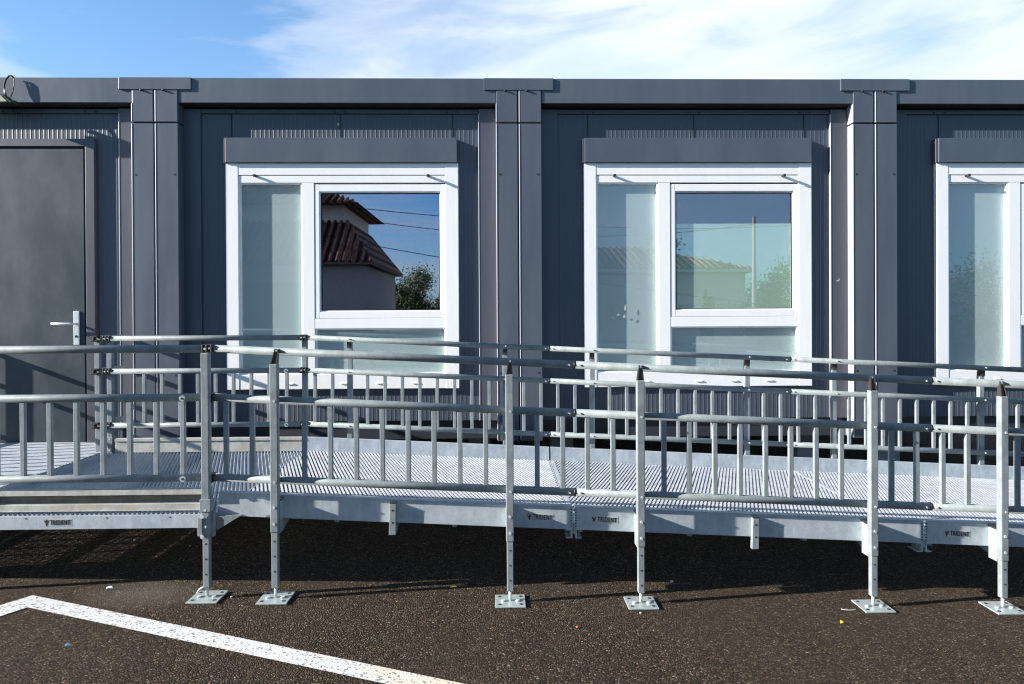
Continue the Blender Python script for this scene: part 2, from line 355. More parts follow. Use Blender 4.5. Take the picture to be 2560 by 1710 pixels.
# ------------------------------------------------------------------ ramp
SL=-.051
X1=-1.48; L=1.89; JX=[X1,.405,2.300,4.190]
YF,YB=-2.20,-.35          # post planes
RF,RB=-2.162,-.388        # rail planes
def zr(x,base): return base+(SL*(x-X1) if x>X1 else 0)
TOP,MID,LOW=1.330,1.077,.660
def board_top(x): return .566+SL*(x-X1)
BH=.113
def deckz(x): return board_top(x)-BH
def grating(b,x0,x1,y0,y1,zf,tilt,w,w2,pitch=.0245,phi=19.5,th=.003,main=-1):
    t=math.tan(R(phi)); W=y1-y0
    for fam,(sg,ww) in enumerate(((main,w),(-main,w2))):
        if not ww: continue
        n0=x0-(W*t if sg>0 else 0); n1=x1+(W*t if sg<0 else 0)
        x=n0+pitch*.5
        while x<n1:
            # line: X = x + sg*t*(y-y0)
            ya,yb=y0,y1
            if sg>0: ya=max(y0,y0+(x0+.003-x)/t); yb=min(y1,y0+(x1-.003-x)/t)
            else: ya=max(y0,y0+(x-(x1-.003))/t); yb=min(y1,y0+(x-(x0+.003))/t)
            if yb-ya>.01:
                a=(x+sg*t*(ya-y0),ya); c=(x+sg*t*(yb-y0),yb)
                zo=-.0012*fam
                b.bar((a[0],a[1],zf(a[0])+zo),(c[0],c[1],zf(c[0])+zo),(math.cos(R(tilt)),-sg*t*.3,math.sin(R(tilt))),ww,th)
            x+=pitch
def grating_x(b,x0,x1,y0,y1,z,tilt,w,w2,pitch=.0245,phi=16,th=.003):
    # the same strands turned a quarter turn: they run along x
    t=math.tan(R(phi)); W=x1-x0
    for fam,(sg,ww) in enumerate(((1,w),(-1,w2))):
        n0=y0-(W*t if sg>0 else 0); n1=y1+(W*t if sg<0 else 0); y=n0+pitch*.5
        while y<n1:
            if sg>0: xa=max(x0,x0+(y0+.003-y)/t); xb=min(x1,x0+(y1-.003-y)/t)
            else: xa=max(x0,x0+(y-(y1-.003))/t); xb=min(x1,x0+(y-(y0+.003))/t)
            if xb-xa>.01:
                b.bar((xa,y+sg*t*(xa-x0),z-.0012*fam),(xb,y+sg*t*(xb-x0),z-.0012*fam),(0,math.cos(R(tilt)),math.sin(R(tilt))),ww,th)
            y+=pitch
def text_mesh(body,size,loc,slope,parent,matl,depth=.0006):
    cu=bpy.data.curves.new('sticker_text','FONT'); cu.body=body; cu.size=size; cu.extrude=depth; cu.align_x='LEFT'; cu.align_y='CENTER'; cu.offset=size*.012
    cu.space_character=1.12
    o=bpy.data.objects.new('sticker_text',cu); COL.objects.link(o); bpy.context.view_layer.update()
    dg=bpy.context.evaluated_depsgraph_get(); me=bpy.data.meshes.new_from_object(o.evaluated_get(dg))
    bpy.data.objects.remove(o)
    mt=Matrix.Translation(Vector(loc)-root_loc(parent))@Matrix.Rotation(-math.atan(slope),4,'Y')@Matrix.Rotation(R(90),4,'X')
    me.transform(mt); me.materials.clear(); me.materials.append(matl); return me
M['stick']=plain('sticker_grey',(.40,.42,.42),.5); M['ink']=plain('dark_ink',(.012,.018,.016),.5)
def sticker(x,z,y,slope,parent):
    me=text_mesh('TRIDENT',.036,(x+.030,y-.0016,z-.001),slope,parent,M['ink'])
    xs=[v.co.x for v in me.vertices]; x0=min(xs); k=.104/(max(xs)-x0)
    for v in me.vertices: v.co.x=x0+(v.co.x-x0)*k
    MB().slope(x-.004,x+.141,y-.0004,y+.001,lambda q:z-.020+slope*(q-x),lambda q:z+.019+slope*(q-x)).build('sticker',M['stick'],parent)
    o=bpy.data.objects.new('lettering',me); COL.objects.link(o); o.parent=parent
    b=MB(); cx=x+.012; yy=y-.0018
    P=lambda pts:b.poly([(cx+p[0],yy,z+p[1]) for p in pts],(0,.001,0))
    P([(-.0022,-.017),(.0022,-.017),(.0022,.010),(0,.018),(-.0022,.010)])
    P([(-.0022,-.006),(-.0075,.000),(-.0110,.009),(-.0085,.013),(-.0055,.005),(-.0022,.002)])
    P([(.0022,-.006),(.0075,.000),(.0110,.009),(.0085,.013),(.0055,.005),(.0022,.002)])
    P([(-.007,-.009),(.007,-.009),(.007,-.0065),(-.007,-.0065)])
    b.build('trident_emblem',M['ink'],parent)
def tube_rail(b,x0,x1,y,zf,r=.0205):
    b.tube([(x0,y,zf(x0)),(x1,y,zf(x1))],r,18)
def guardrail(parent,x0,x1,y,offs,posts_x=()):
    g=MB(); tube_rail(g,x0,x1,y,lambda x:zr(x,TOP)); h=g.build('handrail',M['rail'],parent)
    g=MB(); tube_rail(g,x0,x1,y,lambda x:zr(x,MID)); h2=g.build('middle_rail',M['rail'],parent)
    g=MB(); tube_rail(g,x0,x1,y,lambda x:zr(x,LOW)); h3=g.build('lower_rail',M['rail'],parent)
    for x in offs:
        MB().box(x-.0125,x+.0125,y-.011,y+.011,zr(x,LOW)+.016,zr(x,MID)-.016).build('baluster',M['galv'],parent,.003)
    return h,h2,h3
def joint_sleeve(parent,x,y):
    for z in (TOP,MID,LOW):
        MB().tube([(x-.005,y,zr(x-.005,z)),(x+.005,y,zr(x+.005,z))],.0218,18).build('joint_sleeve',M['black'],parent)
        for s in (-1,1):
            MB().tube([(x+s*.028,y-.018,zr(x,z)),(x+s*.028,y-.0235,zr(x,z))],.005,8).build('rivet',M['steel'],parent)
def gusset(b,x,y0,y1,zt,zb,sx=1):
    # folded vertical plate reaching from the side board to the post, triangle below
    b.hexa([(x-.018,y0,zb),(x+.018,y0,zb),(x+.018,y1,zb+.02),(x-.018,y1,zb+.02),(x-.018,y0,zt),(x+.018,y0,zt),(x+.018,y1,zt),(x-.018,y1,zt)])
def leg(parent,x,side,top_z,outer_bot,lean=0.,bracket=True,clamp=False):
    """post: outer square tube, inner perforated leg, jack rod, base plate"""
    y=YF if side<0 else YB
    g=gz(x)
    p=MB().box(x-.020,x+.020,y-.020,y+.020,outer_bot,top_z).build('support_post',M['galv'],parent,.004)
    MB().box(x-.0165,x+.0165,y-.0165,y+.0165,g+.06,outer_bot-.0005).build('inner_leg',M['galv'],p,.003)
    yy=y-.0170
    z=outer_bot-.045
    hb=MB()
    while z>g+.09:
        hb.tube([(x,yy+.0005,z),(x,yy-.0006,z)],.0048,10); z-=.078
    hb.build('leg_hole',M['seam'],p)
    hb=MB()
    for q in (.045,.130): hb.tube([(x,y-.0196,outer_bot+q),(x,y-.025,outer_bot+q)],.0075,8)
    hb.build('bolt',M['steel'],p)
    MB().tube([(x,y,g+.012),(x,y,g+.0605)],.0085,10).build('jack_rod',M['steel'],p)
    pl=MB().box(x-.078,x+.078,y-.078,y+.078,g+.001,g+.0085).build('base_plate',M['plate'],p,.002)
    for a,b_ in ((-.055,-.05),(.055,-.05),(.055,.05),(-.055,.05)): MB().tube([(x+a,y+b_,g+.0088),(x+a,y+b_,g+.0100)],.009,10).build('plate_hole',M['seam'],p)
    for a in (-.038,.038): MB().tube([(x+a,y-.01,g+.0088),(x+a,y-.01,g+.016)],.0105,10).build('plate_nut',M['steel'],p)
    if bracket:
        zc=zr(x,TOP); yr=RF if side<0 else RB
        yo=y-.0135 if side<0 else y
        # dark open bracket that climbs from the tube to the handrail
        hb=MB()
        for q in (-.017,.013):
            if side<0: hb.hexa([(x+q,y-.018,top_z-.002),(x+q+.004,y-.018,top_z-.002),(x+q+.004,y+.018,top_z-.002),(x+q,y+.018,top_z-.002),
                     (x+q*.55+.006,y+.012,zc+.014),(x+q*.55+.010,y+.012,zc+.014),(x+q*.55+.010,y+.030,zc+.014),(x+q*.55+.006,y+.030,zc+.014)])
            else: hb.box(x+q,x+q+.004,y-.03,y+.018,top_z-.002,zc-.012)
        if side<0: hb.hexa([(x-.013,y-.004,top_z-.002),(x+.013,y-.004,top_z-.002),(x+.013,y,top_z-.002),(x-.013,y,top_z-.002),(x-.001,y+.014,zc+.008),(x+.013,y+.014,zc+.008),(x+.013,y+.018,zc+.008),(x-.001,y+.018,zc+.008)])
        else: hb.box(x-.013,x+.013,y-.032,y-.026,top_z-.002,zc-.012)
        hb.build('rail_bracket',M['brk'],p)
        MB().tube([(x+.004,yr-.021,zc+.004),(x+.004,yr-.028,zc+.004)],.006,8).build('bolt',M['steel'],p)
        hb=MB()
        for zz in (MID,LOW):
            q=zr(x,zz)
            if side<0: hb.tube([(x+.004,y-.0196,q),(x+.004,y-.0245,q)],.0065,8)
            else: hb.tube([(x,yr-.0200,q),(x,yr-.026,q)],.0065,8)
        hb.build('bolt',M['steel'],p)
    if clamp:
        for zz in (TOP,MID,LOW):
            q=zr(x,zz); yr=RF if side<0 else RB
            hb=MB()
            hb.box(x-.026,x+.026,yr-.024,yr+.024,q-.023,q-.012).box(x-.026,x+.026,yr-.024,yr+.024,q+.012,q+.023)
            hb.box(x-.028,x-.018,yr-.026,yr+.024,q-.022,q+.022).box(x+.018,x+.028,yr-.026,yr+.024,q-.022,q+.022).box(x-.007,x+.005,yr-.027,yr+.02,q-.018,q+.020)
            hb.box(x-.018,x+.018,yr-.014,yr+.02,q-.014,q+.014)
            hb.build('rail_clamp',M['black'],p,.003)
            MB().tube([(x-.012,yr-.013,q),(x-.012,yr-.026,q)],.0065,6).tube([(x+.011,yr-.013,q+.003),(x+.011,yr-.026,q+.003)],.005,6).build('bolt',M['steel'],p)
    return p
BF,BBk=-2.115,-.435   # inner faces: side board planes
def side_boards(root,x0,x1,mt):
    f=MB()
    f.slope(x0+.006,x1-.006,BF,BF+.004,lambda x:deckz(x)-.006,board_top)
    f.slope(x0+.006,x1-.006,BF,BF+.046,lambda x:board_top(x)+.0003,lambda x:board_top(x)+.0045)
    f.slope(x0+.006,x1-.006,BF+.0045,BF+.04,lambda x:deckz(x)-.004,lambda x:deckz(x)+.000)
    f.build('side_board',mt,root,.0015)
    f=MB()
    f.slope(x0+.006,x1-.006,BBk-.004,BBk,lambda x:deckz(x)-.03,board_top)
    f.slope(x0+.006,x1-.006,BBk,BBk+.030,lambda x:board_top(x)-.004,board_top)
    f.build('side_board',mt,root,.0015)
def ramp_unit(i,label,posts,stk,mids):
    x0,x1=JX[i],JX[i+1]
    root=empty('ramp_section',((x0+x1)/2,-1.27,deckz((x0+x1)/2)),label,'ramp section','galvanised ramp sections bolted end to end')
    b=MB(); grating(b,x0+.006,x1-.006,BF+.005,BBk-.005,lambda x:deckz(x)+.010,3,.0125 if i==0 else .0128,.0 if i==0 else .0040,th=.0030,main=-1 if i==0 else 1)
    if i==0: grating(b,x0+.006,x1-.006,BF+.005,BBk-.005,lambda x:deckz(x)+.004,0,0,.0050,pitch=.030,th=.001)
    b.build('deck_grating',M['grate'],root)
    MB().slope(x1-.0055,x1-.002,BF+.005,BBk-.005,lambda x:deckz(x)-.03,lambda x:deckz(x)+.012).build('end_plate',M['grate'],root)
    e=MB(); e.slope(x0+.002,x0+.0055,BF+.005,BBk-.005,lambda x:deckz(x)-.03,lambda x:deckz(x)+.012)
    if i: e.slope(x0+.0050,x0+.030,BF+.005,BBk-.005,lambda x:deckz(x)+.009,lambda x:deckz(x)+.0125)
    e.build('end_plate',M['grate'],root)
    side_boards(root,x0,x1,M['board'])
    # cross members under the deck
    for xm in (x0+.035,x0+L*.33,x0+L*.66,x1-.035):
        e=MB(); e.slope(xm-.012,xm+.012,BF+.01,BBk-.01,lambda x:deckz(x)-.020,lambda x:deckz(x)+.004).build('cross_member',M['galv'],root)
    # hanging end brackets seen at the joint
    for xe,s_ in ((x0+.012,1),(x1-.012,-1)):
        e=MB(); zt=deckz(xe)-.002
        e.box(xe-.004,xe+.004,BF+.004,BF+.09,zt-.052,zt); e.box(min(xe,xe+s_*.030),max(xe,xe+s_*.030),BF-.008,BF+.05,zt-.003,zt+.001)
        e.box(min(xe+s_*.0045,xe+s_*.03),max(xe+s_*.0045,xe+s_*.03),BF+.0045,BF+.09,zt-.052,zt-.048); e.build('joint_bracket',M['plate'],root)
    # pinholes near the joint
    e=MB()
    for k in range(7):
        for xe in (x0+.012,x1-.012):
            if (xe<X1+.1): continue
            zz=board_top(xe)-.012-k*.0145
            e.box(xe-.006,xe+.002,BF-.0008,BF+.001,zz-.004,zz+.002)
    e.build('slot_row',M['seam'],root)
    # middle bracket
    for xm in mids:
        zt=board_top(xm)-.012
        e=MB()
        e.hexa([(xm-.020,BF-.030,zt-.165),(xm+.016,BF-.030,zt-.165),(xm+.016,BF-.0005,zt-.165),(xm-.020,BF-.0005,zt-.165),(xm-.014,BF-.030,zt),(xm+.018,BF-.030,zt),(xm+.018,BF-.0005,zt),(xm-.014,BF-.0005,zt)])
        e.poly([(xm+.013,BF+.006,zt-.165),(xm+.013,BF+.006,deckz(xm)-.005),(xm+.013,BF+.25,deckz(xm)-.005)],(.004,0,0))
        e.build('hanger_bracket',M['galv'],root,.002)
        e=MB()
        for q in (.035,.10): e.tube([(xm,BF-.0296,zt-q),(xm,BF-.0312,zt-q)],.0055,8)
        e.box(xm-.014,xm+.018,BF-.0305,BF-.001,zt+.0005,zt+.007); e.build('bracket_hole',M['seam'],root)
    for side in (-1,1):
        y=RF if side<0 else RB
        offs=[x0+.0675+.135*k for k in range(14)]
        offs=[o for o in offs if all(abs(o-p)>.05 for p in posts)]
        guardrail(root,x0+.001,x1-.001,y,offs)
        if i: joint_sleeve(root,x0,y)
    for px in posts:
        for side in (-1,1):
            leg(root,px,side,zr(px,TOP)-.062,board_top(px)-.165)
            yp=(YF+.0205,BF-.0005) if side<0 else (BBk+.0005,YB-.0205)
            zt=board_top(px)-.012
            e=MB(); e.hexa([(px-.016,yp[0],zt-.168),(px+.018,yp[0],zt-.168),(px+.018,yp[1],zt-.168),(px-.016,yp[1],zt-.168),(px-.016,yp[0],zt),(px+.018,yp[0],zt),(px+.018,yp[1],zt),(px-.016,yp[1],zt)])
            yi=BF if side<0 else BBk; dd=.27 if side<0 else -.27
            e.poly([(px+.010,yi+dd*.03,zt-.168),(px+.010,yi+dd*.03,deckz(px)-.004),(px+.010,yi+dd,deckz(px)-.004)],(.004,0,0))
            e.build('post_bracket',M['plate'],root,.002)
            MB().box(px-.018,px+.020,yp[0]+.002,yp[1]-.002,zt+.0005,zt+.008).build('bracket_cap',M['seam'],root)
    for sx in stk: sticker(sx,board_top(sx+.06)-.056,BF-.0005,SL,root)
    return root
ramp_unit(0,'ramp section next to the landing, its dark slotted deck highest of the ramp',(-1.150,.062),(.155,),(-.555,))
ramp_unit(1,'ramp section in the middle between two black rail joints, sticker near its left end',(.745,1.972),(.500,),(1.372,))
ramp_unit(2,'ramp section cut off by the right edge of the photo, lowest of the ramp',(2.665,3.850),(2.409,),(3.2,))
# landing
DZ=.455
def landing():
    root=empty('landing_platform',(-2.265,-1.27,DZ),'blue grey ribbed landing with rust stained boards, left of the ramp','landing platform','galvanised landing platforms at the cabin door')
    x0,x1=-3.05,X1
    zf=lambda x:DZ-.002
    b=MB(); grating(b,x0+.004,x1-.004,BF+.012,BBk-.005,lambda x:DZ-.016,-32,.0280,0); grating(b,x0+.004,x1-.004,BF+.012,BBk-.005,lambda x:DZ+.002,-24,.0120,0,th=.004); b.build('deck_grating',M['grate_l'],root)
    # channel kick board, front : top lip, recessed web, bottom lip
    k=MB(); y=-2.150; xe=x1-.055
    k.box(x0,xe,y,y+.048,.590,.5945).box(x0,xe,y,y+.0438,.568,.5898)
    k.box(x0,xe,y+.0,y+.0438,.5155,.5198).box(x0,xe,y,y+.004,.492,.5150).box(x0,xe,y-.006,y+.024,.4865,.4915)
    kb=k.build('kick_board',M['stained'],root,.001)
    tag(MB().box(x0,xe,y+.044,y+.048,.5205,.5675).build('channel_web',M['dull'],kb),'dull brown grey shade-darkened web between the lips of the channel')
    f=MB().box(x0,xe+.005,y-.004,y+.03,.394,.466).build('edge_beam',M['board'],root,.002)
    t=MB(); x=x0+.01
    while x<xe-.01:
        t.poly([(x,y-.003,.4665),(x+.016,y-.003,.4665),(x+.010,y-.003,.4745),(x+.005,y-.003,.4745)],(0,.03,0)); x+=.0245
    t.build('serrated_edge',M['board'],root)
    h=MB()
    for q in (-2.45,-2.035,-1.71): h.tube([(q,y-.0038,.452),(q,y-.0052,.452)],.004,8)
    h.build('rivet',M['seam'],root)
    sticker(-2.357,.431,y-.0045,0,root)
    # back kick board
    k=MB(); k.box(x0+.13,x1-.01,BBk-.004,BBk,DZ+.004,.566).box(x0+.13,x1-.01,BBk-.012,BBk-.0045,.545,.566).box(x0+.13,x1-.01,BBk,BBk+.03,.562,.566)
    k.build('kick_board',M['stained'],root,.001)
    MB().box(x0,x1,BBk-.004,BBk+.03,.394,.440).build('edge_beam',M['board'],root)
    for xm in (x0+.03,-2.5,-2.0,x1-.03): MB().box(xm-.02,xm+.02,BF+.01,BBk-.01,DZ-.075,DZ-.045).build('cross_member',M['galv'],root)
    offs=[-1.635-.1365*k for k in range(10)]
    hs=guardrail(root,-3.045,-1.500,RF,offs)
    offs=[-1.630-.1365*k for k in range(9)]
    guardrail(root,-3.000,-1.500,RB,offs)
    for side in (-1,1):
        y=RF if side<0 else RB
        for zz in ((MID,LOW)):
            MB().tube([(-1.63,y-.0195,zz-.003),(-1.63,y-.0225,zz-.003)],.016,12).build('rail_washer',M['plate'],root)
            MB().tube([(-1.63,y-.0226,zz-.003),(-1.63,y-.0262,zz-.003)],.006,8).build('bolt',M['seam'],root)
    p=leg(root,-1.500,-1,TOP-.02,.375,bracket=False,clamp=True)
    MB().box(-1.528,-1.472,YF-.024,YF+.024,.495,.560).box(-1.534,-1.466,YF+.002,YF+.03,.36,.494).box(-1.538,-1.512,YF-.028,YF-.0215,.372,.470).build('post_sleeve',M['galv'],p,.003)
    MB().tube([(-1.512,YF-.026,.475),(-1.512,YF-.036,.475)],.011,8).tube([(-1.512,YF-.026,.372),(-1.512,YF-.036,.372)],.010,8).build('bolt',M['steel'],p)
    MB().tube([(-1.500,YF-.010,gz(-1.5)+.02),(-1.500,YF-.010,gz(-1.5)+.055),(-1.515,YF-.012,gz(-1.5)+.062),(-1.535,YF-.012,gz(-1.5)+.05),(-1.548,YF-.012,gz(-1.5)+.03)],.005,8).build('locking_pin',M['steel'],p)
    MB().hexa([(-1.478,BF-.02,.376),(-1.474,BF-.02,.376),(-1.474,BF+.06,.376),(-1.478,BF+.06,.376),(-1.478,BF-.02,.452),(-1.35,BF-.02,.452),(-1.35,BF+.06,.452),(-1.478,BF+.06,.452)]).build('corner_gusset',M['galv'],root)
    leg(root,-1.500,1,TOP-.02,.375,bracket=False,clamp=True)
    leg(root,-3.000,1,TOP-.02,.42,bracket=False,clamp=True)
    leg(root,-3.030,-1,TOP-.02,.375,bracket=False,clamp=True)
    MB().box(-3.024,-2.976,YB-.024,YB+.024,.50,.565).build('post_sleeve',M['galv'],root,.003)
    # left landing in front of the door
    root=empty('landing_platform',(-3.82,-1.1,DZ),'bright silver landing directly in front of the cabin door','landing platform','galvanised landing platforms at the cabin door')
    x0,x1=-4.60,-3.054
    b=MB(); grating_x(b,x0+.004,x1-.002,BF+.012,-.022,DZ-.002,4,.0150,.0085,th=.0012); b.build('deck_grating',M['grate'],root)
    MB().box(x0,x1,-.020,.075,.425,.452).build('threshold_plate',M['board'],root,.002)
    k=MB().box(x0,x1-.002,-2.150,-2.12,.394,.466).box(x0,x1-.002,-2.150,-2.146,.470,.594); k.build('edge_beam',M['board'],root)
    for xm in (x0+.03,-4.0,-3.4,x1-.03): MB().box(xm-.02,xm+.02,BF+.01,-.03,DZ-.075,DZ-.045).build('cross_member',M['galv'],root)
    # end guard rail, runs from the cabin towards the camera
    xr=-4.585
    g=MB()
    for zz,nm in ((TOP+.012,'handrail'),(MID+.01,'middle_rail'),(LOW,'lower_rail')):
        MB().tube([(xr,-2.16,zz),(xr,.005,zz)],.0205,16).build(nm,M['galv'],root)
    y=-.20
    while y>-2.1:
        MB().box(xr-.011,xr+.011,y-.0125,y+.0125,LOW+.016,MID-.006).build('baluster',M['galv'],root,.003); y-=.1365
    for yy in (-.030,-2.19):
        p=MB().box(xr-.02,xr+.02,yy-.02,yy+.02,.375,TOP).build('support_post',M['galv'],root,.003)
        MB().box(xr-.0165,xr+.0165,yy-.0165,yy+.0165,gz(xr)+.03,.3745).build('inner_leg',M['galv'],p)
        MB().box(xr-.078,xr+.078,yy-.078,yy+.078,gz(xr)+.001,gz(xr)+.0085).build('base_plate',M['plate'],p)
    # front rail
    offs=[-3.135-.1365*k for k in range(10)]
    guardrail(root,-4.585,-3.05,RF,offs)
    p=MB().box(-3.112,-3.072,YB-.02,YB+.02,.435,TOP-.02).build('support_post',M['galv'],root,.004)
    for zz in (TOP,MID,LOW):
        MB().box(-3.118,-3.066,RB-.026,RB+.024,zz-.023,zz-.012).box(-3.118,-3.066,RB-.026,RB+.024,zz+.010,zz+.022).box(-3.100,-3.088,RB-.027,RB+.01,zz-.016,zz+.016).build('rail_clamp',M['black'],p,.003)
    for zz in (TOP,MID,LOW):
        MB().tube([(-3.092,-.36,zz),(-3.092,-.02,zz)],.0205,16).build('return_rail',M['galv'],root)
landing()
# ------------------------------------------------------------------ litter
def leafm(name,c): return plain(name,c,.55)
def leaf(x,y,L_,W_,rot,m,label,cat,name='fallen_leaf'):
    e=bpy.data.objects.new('tmp',None)
    b=MB(); n=9; z0=gz(x)+.006
    up=[];dn=[]
    for k in range(n):
        t=k/(n-1); w=W_*math.sin(math.pi*t)**.8*.5; u=(t-.5)*L_; zz=z0+.006*math.sin(math.pi*t)
        c_,s_=math.cos(rot),math.sin(rot)
        up.append((x+u*c_-w*s_,y+u*s_+w*c_,zz+.005)); dn.append((x+u*c_+w*s_,y+u*s_-w*c_,zz))
    b.poly(up+dn[::-1],(0,0,-.0012))
    tag(b.build(name,m),label,cat)
ML=leafm('yellow_green_leaf',(.45,.42,.06))
leaf(-.246,-2.03,.036,.017,.0,ML,'yellow green leaf lying near the shadow under the ramp','leaf')
leaf(1.70,-2.41,.020,.016,.4,leafm('yellow_leaf',(.80,.62,.02)),'bright yellow crumpled leaf on the open asphalt at right','leaf')
leaf(-2.048,-2.11,.034,.012,.1,leafm('white_paper',(.75,.75,.75)),'white paper scrap on the asphalt above the painted line','paper scrap','paper_scrap')
leaf(-1.883,-2.74,.020,.012,.5,leafm('blue_plastic',(.10,.30,.60)),'small blue plastic scrap inside the painted parking line','plastic scrap','plastic_scrap')
pts=[]
for k in range(11):
    a=math.pi*(1.05+.75*k/10); pts.append((1.52*0+1.70+.040*math.cos(a)+.10,-2.24+.018*math.sin(a),gz(1.9)+.009))
tag(MB().tube([(p[0]+.02,p[1],p[2]) for p in pts],.0016,6).build('string_scrap',leafm('pale_string',(.7,.68,.62))),'curled pale string beside the square base plate of a post','string')
def pebble(x,y,r,c,label):
    b=MB(); z=gz(x)
    ring=[]
    vs=[(x+r*math.cos(a)*random.uniform(.8,1.2),y+r*math.sin(a)*random.uniform(.7,1.1)) for a in [k*math.pi/3.5 for k in range(7)]]
    b.poly([(p[0],p[1],z+.001) for p in vs],(0,0,r*.9)); o=b.build('pebble',c,bevel=r*.35)
    tag(o,label,'pebble','small pale pebbles and chips on the asphalt')
WP=plain('pale_pebble',(.60,.58,.54),.6); RP=plain('red_brown_chip',(.40,.12,.06),.6)
pebble(.982,-1.90,.011,WP,'white pebble at the shadow edge under the middle ramp section')
pebble(.717,-2.32,.007,WP,'tiny white pebble just below the base plate of the fourth post')
pebble(.377,-2.49,.008,RP,'small red brown chip on the open asphalt below the middle ramp section')
pebble(-1.38,-2.19,.007,WP,'tiny white pebble between the first two base plates')
pebble(-2.32,-1.33,.008,WP,'pale chip in the shadow under the left landing')
pebble(-1.93,-1.42,.006,WP,'pale chip in a sun streak under the landing')
# ------------------------------------------------------------------ place behind the camera, mirrored in the window panes
def roofmat():
    m,nt,out=mat('clay_roof_tiles'); v=coords(nt)
    w=N(nt,'ShaderNodeTexWave'); w.wave_type='BANDS'; w.bands_direction='X'; w.inputs['Scale'].default_value=1.55; w.inputs['Distortion'].default_value=.6; w.inputs['Detail'].default_value=2
    nt.links.new(v,w.inputs['Vector'])
    w2=N(nt,'ShaderNodeTexWave'); w2.wave_type='BANDS'; w2.bands_direction='Y'; w2.inputs['Scale'].default_value=1.0; nt.links.new(v,w2.inputs['Vector'])
    n=noise(nt,v,9,5,.7)
    c=ramp(nt,n,[(.3,(.08,.04,.028)),(.5,(.22,.11,.07)),(.7,(.38,.25,.17))])
    c=mixc(nt,ramp(nt,w.outputs['Fac'],[(.15,1.),(.55,0.)]),c,(.02,.013,.01))
    pbsdf(nt,out,c,.8,0,.2,mth(nt,'ADD',w.outputs['Fac'],mth(nt,'MULTIPLY',w2.outputs['Fac'],.3)),.9,.05); return m
M['roof']=roofmat()
M['stucco']=plain('grey_render_wall',(.30,.29,.27),.85); M['cream']=plain('cream_render_wall',(.62,.58,.48),.85)
M['wood']=plain('weathered_wood',(.12,.09,.065),.8); M['wire']=plain('black_cable',(.02,.02,.02),.6)
def hip(b,x0,x1,y0,y1,z0,z1,inset_x,inset_y):
    # hipped roof; y1>y0, y1 side faces the cabins
    a=[(x0,y0,z0),(x1,y0,z0),(x1,y1,z0),(x0,y1,z0)]
    t=[(x0+inset_x,y0+inset_y,z1),(x1-inset_x,y0+inset_y,z1),(x1-inset_x,y1-inset_y,z1),(x0+inset_x,y1-inset_y,z1)]
    b.hexa(a+t)
def tile_ribs(b,x0,x1,y_e,z_e,y_t,z_t,inset,pitch=.17):
    # tile ridges on the slope facing the cabins, clipped by the hips
    x=x0+pitch/2
    while x<x1:
        d=min(x-x0,x1-x,inset)/inset
        b.tube([(x,y_e+.02,z_e+.03),(x,y_e+(y_t-y_e)*d,z_e+.03+(z_t-z_e)*d)],.048,8); x+=pitch
h1=empty('tiled_house',(-7,-15,.2),'grey house with two levels of clay tile roof mirrored in the left window','house')
MB().box(-11,-3.42,-17.5,-12.05,gz(-9),2.80).build('wall',M['stucco'],h1)
MB().box(-11.3,-3.20,-17.7,-11.80,2.80,2.86).build('eave',M['wood'],h1)
b=MB(); hip(b,-11.3,-3.18,-17.8,-11.80,2.861,4.05,.85,1.35); tile_ribs(b,-11.3,-3.18,-11.80,2.84,-13.15,4.05,.85); b.build('roof',M['roof'],h1)
MB().box(-10.5,-4.25,-17.2,-13.35,3.9,4.72).build('upper_wall',M['cream'],h1)
b=MB(); hip(b,-10.8,-3.75,-17.5,-12.85,4.55,5.35,1.8,1.8); tile_ribs(b,-10.8,-3.75,-12.85,4.53,-14.65,5.35,1.8); b.build('upper_roof',M['roof'],h1)
MB().box(-6.6,-4.6,-12.049,-12.02,1.0,2.35).build('shutter',M['wood'],h1)
h2=empty('tiled_bungalow',(6,-21,0),'cream bungalow with low hipped tile roof mirrored in the middle window','house')
MB().box(.8,8.75,-26,-18.3,-.3,2.95).build('wall',M['cream'],h2)
MB().box(.5,9.02,-26.3,-17.95,2.95,3.05).build('eave',M['cream'],h2)
b=MB(); hip(b,.5,9.02,-26.3,-17.95,3.051,4.1,3.4,3.4); tile_ribs(b,.5,9.02,-17.95,3.04,-21.35,4.1,3.4,.24); b.build('roof',M['roof'],h2)
MB().box(7.25,7.65,-18.299,-18.26,1.5,2.1).build('window',M['wood'],h2)
up=empty('utility_pole',(8.65,-17,-.25),'tall concrete utility pole mirrored in the middle window','utility pole')
MB().tube([(8.65,-17.2,-.3),(8.65,-17.2,4.75)],.10,10,r2=.055).build('pole',M['stucco'],up)
def cable(p,q,sag,label):
    pts=[]
    for k in range(17):
        t=k/16; pts.append((p[0]+(q[0]-p[0])*t,p[1]+(q[1]-p[1])*t,p[2]+(q[2]-p[2])*t-sag*4*t*(1-t)))
    tag(MB().tube(pts,.011,6).build('power_cable',M['wire']),label,'cable','overhead cables mirrored in the windows')
cable((8.65,-17.2,4.5),(-3.9,-16,4.45),.45,'overhead cable from the utility pole to the two level house')
cable((-3.85,-13.2,4.45),(14,-26,5.6),.35,'upper overhead cable leaving the eave of the two level house')
cable((-3.4,-12.2,3.35),(16,-19,1.2),.25,'lower overhead cable leaving the two level house')
def leafy():
    m,nt,out=mat('tree_leaves'); oi=N(nt,'ShaderNodeTexNoise'); oi.inputs['Scale'].default_value=2.2; nt.links.new(coords(nt),oi.inputs['Vector'])
    c=ramp(nt,oi.outputs['Fac'],[(.3,(.022,.045,.012)),(.55,(.06,.10,.025)),(.75,(.13,.16,.05))])
    p=pbsdf(nt,out,c,.6,0,.3); return m
M['leaf']=leafy()
